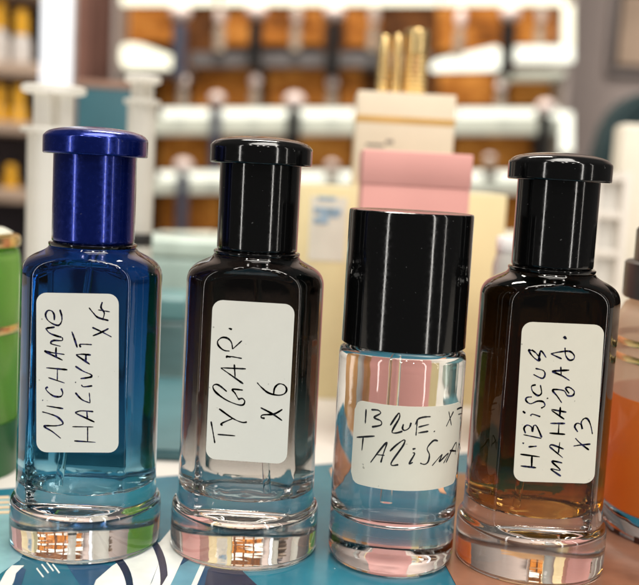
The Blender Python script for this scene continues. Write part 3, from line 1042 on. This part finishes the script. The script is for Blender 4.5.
def shelf_bottle(name, label, px, y0, y1, wpx, bmat, cmat, dark, Y=YF - 22):
    t, bt = at(px, y0, Y), at(px, y1, Y)
    H = t.z - bt.z
    s = (Y + CAM_D) / F_PX
    R = wpx * s / 2
    r = empty(name, (bt.x, Y, bt.z), label, "perfume bottle", "perfume bottles in the back cabinet")
    capz = H - R * 1.5 if dark else H * .58
    br = R * (.62 if dark else .72)
    bm = bmesh.new()
    lathe(bm, [(0, 0), (br, 0), (br, capz - 6), (br * .5, capz - 1), (0, capz - 1)], 24); link("body", bm, bmat, r, 40)
    bm = bmesh.new()
    cr = R if dark else R * .8
    n = 8
    pr = [(0, capz)] + [(cr * math.sin(math.pi * k / n), capz + (H - capz) * (1 - math.cos(math.pi * k / n)) / 2) for k in range(1, n)] + [(0, H)]
    lathe(bm, pr, 24); link("cap", bm, cmat, r, 60)


DARKS = [(178, 4, 76, 22, "dark bottle with pale round cap below the top light, leftmost in the back cabinet", PB), (254, 3, 66, 21, "black bottle with pinkish cap on the top row, above the smoky bottle's cap", DB),
         (331, 4, 76, 21, "black bottle with pinkish round cap on the top row, left of the gold tubes", DB), (506, 5, 76, 21, "black bottle with pinkish round cap between the slanted light and the right corner light", DB),
         (214, 92, 170, 16, "blue grey bottle standing before the long light strip, just left of the smoky bottle's cap", PB), (291, 92, 171, 21, "black bottle with pinkish cap crossing the long light strip, above the smoky bottle's cap", DB),
         (541, 99, 171, 20, "black bottle with pinkish cap rising above the rightmost dark bottle's cap", DB), (181, 158, 232, 19, "dark purple grey bottle on the lower shelf between blue and smoky bottles", PB)]
for px, y0, y1, wd, lab, mt in DARKS: shelf_bottle("dark_perfume_bottle", lab, px, y0, y1, wd, mt, PC, True, YF - 22)
PALES = [(219, 8, 51, 15, "pale round capped bottle on the top row, right of the leftmost dark bottle"), (295, 6, 51, 14, "pale round capped bottle on the top row between two black bottles"),
         (372, 6, 51, 14, "pale round capped bottle on the top row, directly left of the gold tubes"), (458, 8, 58, 14, "pale round capped bottle above the slanted light right of the gold tubes"),
         (539, 8, 45, 14, "pale round capped bottle in the top right bay of the cabinet"), (182, 74, 107, 14, "pale small bottle standing on the long light strip, leftmost of its row"),
         (254, 74, 107, 14, "pale small bottle on the long light strip, left of the black bottle crossing it"), (331, 76, 107, 14, "pale small bottle standing on the long light strip, left of the ivory carton"),
         (500, 80, 107, 14, "pale small bottle standing on the long light strip, right of the ivory carton"), (331, 160, 181, 15, "pinkish bottle cap showing just above the pale yellow carton, left of the pink box"),
         (489, 154, 170, 15, "grey bottle cap showing just above the pale yellow carton, right of the pink box")]
for px, y0, y1, wd, lab in PALES: shelf_bottle("pale_perfume_bottle", lab, px, y0, y1, wd, PG, PC, False, YF + 30 if y1 in (51, 45) else YF - 8)

# ------------------------------------------------------------------ left: lit pillar, shelf unit with yellow capped bottles, brown curtain
YP = 1000
a, b = at(46, -150, YP), at(64, 300, YP)
r = empty("light_column", ((a.x + b.x) / 2, YP, -400), "bright white vertical light column beside the left shelves", "light column")
bm = bmesh.new(); box(bm, (-(b.x - a.x) / 2, -6, 0), ((b.x - a.x) / 2, 8, a.z + 500), 2)
link("diffuser", bm, emit("column_light", (.97, .98, 1.0), 1.3), r, 40)
bm = bmesh.new(); box(bm, (-(b.x - a.x) / 2 - 1, 8.2, 0), ((b.x - a.x) / 2 + 1, 24, a.z + 500), 1)
link("housing", bm, plain("grey_housing", (.4, .4, .4), .4), r, 40)

r = empty("side_shelf", (at(0, 100, YP).x, YP + 60, -400), "beige shelf unit holding yellow capped bottles at the left edge", "shelf")
SO = Vector((at(0, 100, YP).x, YP + 60, -400))
xl, xr = at(-120, 100, YP).x, at(45, 100, YP).x
BEIGE = plain("beige_board", (.42, .30, .22), .5, .06)
SH = []
for y0, y1 in ((-140, -126), (-68, -54), (-20, -6), (62, 76), (122, 134), (189, 203)):
    z1, z0 = at(20, y0, YP).z, at(20, y1, YP).z
    SH.append(z1)
    bm = bmesh.new(); box(bm, (xl - SO.x, -60, z0 + 400), (xr - SO.x, 58, z1 + 400), .6); link("board", bm, BEIGE, r, 40)
bm = bmesh.new(); box(bm, (xl - SO.x, 58.2, 0), (xr - SO.x, 66, SH[0] + 500)); link("back_panel", bm, plain("side_back", (.045, .030, .035), .6, .2), r)
YEL = plain("yellow_cap", (.80, .40, .015), .35, .08)
WHT = plain("white_bottle", (.66, .60, .55), .35, .06)


def yellow_bottle(px, y0, wd, zf, frac, label, bmat):
    Y = YP + 25
    t = at(px, y0, Y); H = t.z - zf
    R = wd * (Y + CAM_D) / F_PX / 2
    q = empty("yellow_capped_bottle", (t.x, Y, zf), label, "bottle", "yellow capped bottles on the left shelves")
    bm = bmesh.new(); lathe(bm, [(0, 0), (R, 0), (R, H * frac * .7), (R * .6, H * frac), (0, H * frac)], 28); link("body", bm, bmat, q, 40)
    bm = bmesh.new(); lathe(bm, [(0, H * frac + .2), (R * .72, H * frac + .2), (R * .66, H * (frac + .15)), (R * .72, H * .8), (R * .55, H * .96), (0, H)], 28); link("cap", bm, YEL, q, 60)


AMB = plain("amber_bottle", (.72, .36, .02), .3, .1)
for px, y0, wd, s, fr, lab, mt in ((-22, 4, 20, 1, .5, "white bottle with yellow cap outside the left edge of the upper shelf", WHT), (0, -2, 19, 1, .52, "white bottle with yellow cap cut by the left edge, upper shelf", WHT),
                                   (22, 8, 20, 1, .52, "white bottle with yellow cap on the upper left shelf, nearest the light column", WHT),
                                   (0, 83, 17, 2, .45, "amber yellow bottle cut by the left edge on the middle shelf", AMB), (19, 84, 18, 2, .45, "amber yellow bottle on the middle shelf, nearest the white syringe", AMB),
                                   (11, 164, 16, 3, .45, "amber yellow bottle on the lowest left shelf, beside the thick syringe", AMB),
                                   (6, -62, 18, 0, .5, "yellow capped bottle on the top left shelf, glinting in the blue bottle's base", AMB), (26, -60, 18, 0, .5, "yellow capped bottle on the top left shelf, nearest the light column", AMB)):
    if px > -10: yellow_bottle(px, y0, wd, SH[s + 2], fr, lab, mt)

a, b = at(64, -60, 1640), at(114, 300, 1640)
r = empty("brown_curtain", ((a.x + b.x) / 2, 1640, -400), "brown mauve curtain hanging between the light column and the cabinet", "curtain")
bm = bmesh.new()
w = (b.x - a.x) / 2 + 30
fr_, bk_ = [], []
for k in range(41):
    x = -w + 2 * w * k / 40
    y = 9 * math.sin(k * .8) + 4 * math.sin(k * 1.9)
    fr_.append((x, y)); bk_.append((x, y + 3))
prism(bm, fr_ + bk_[::-1], 0, a.z + 460)
link("cloth", bm, plain("brown_cloth", (.26, .13, .10), .8, .15, 12), r, 40)
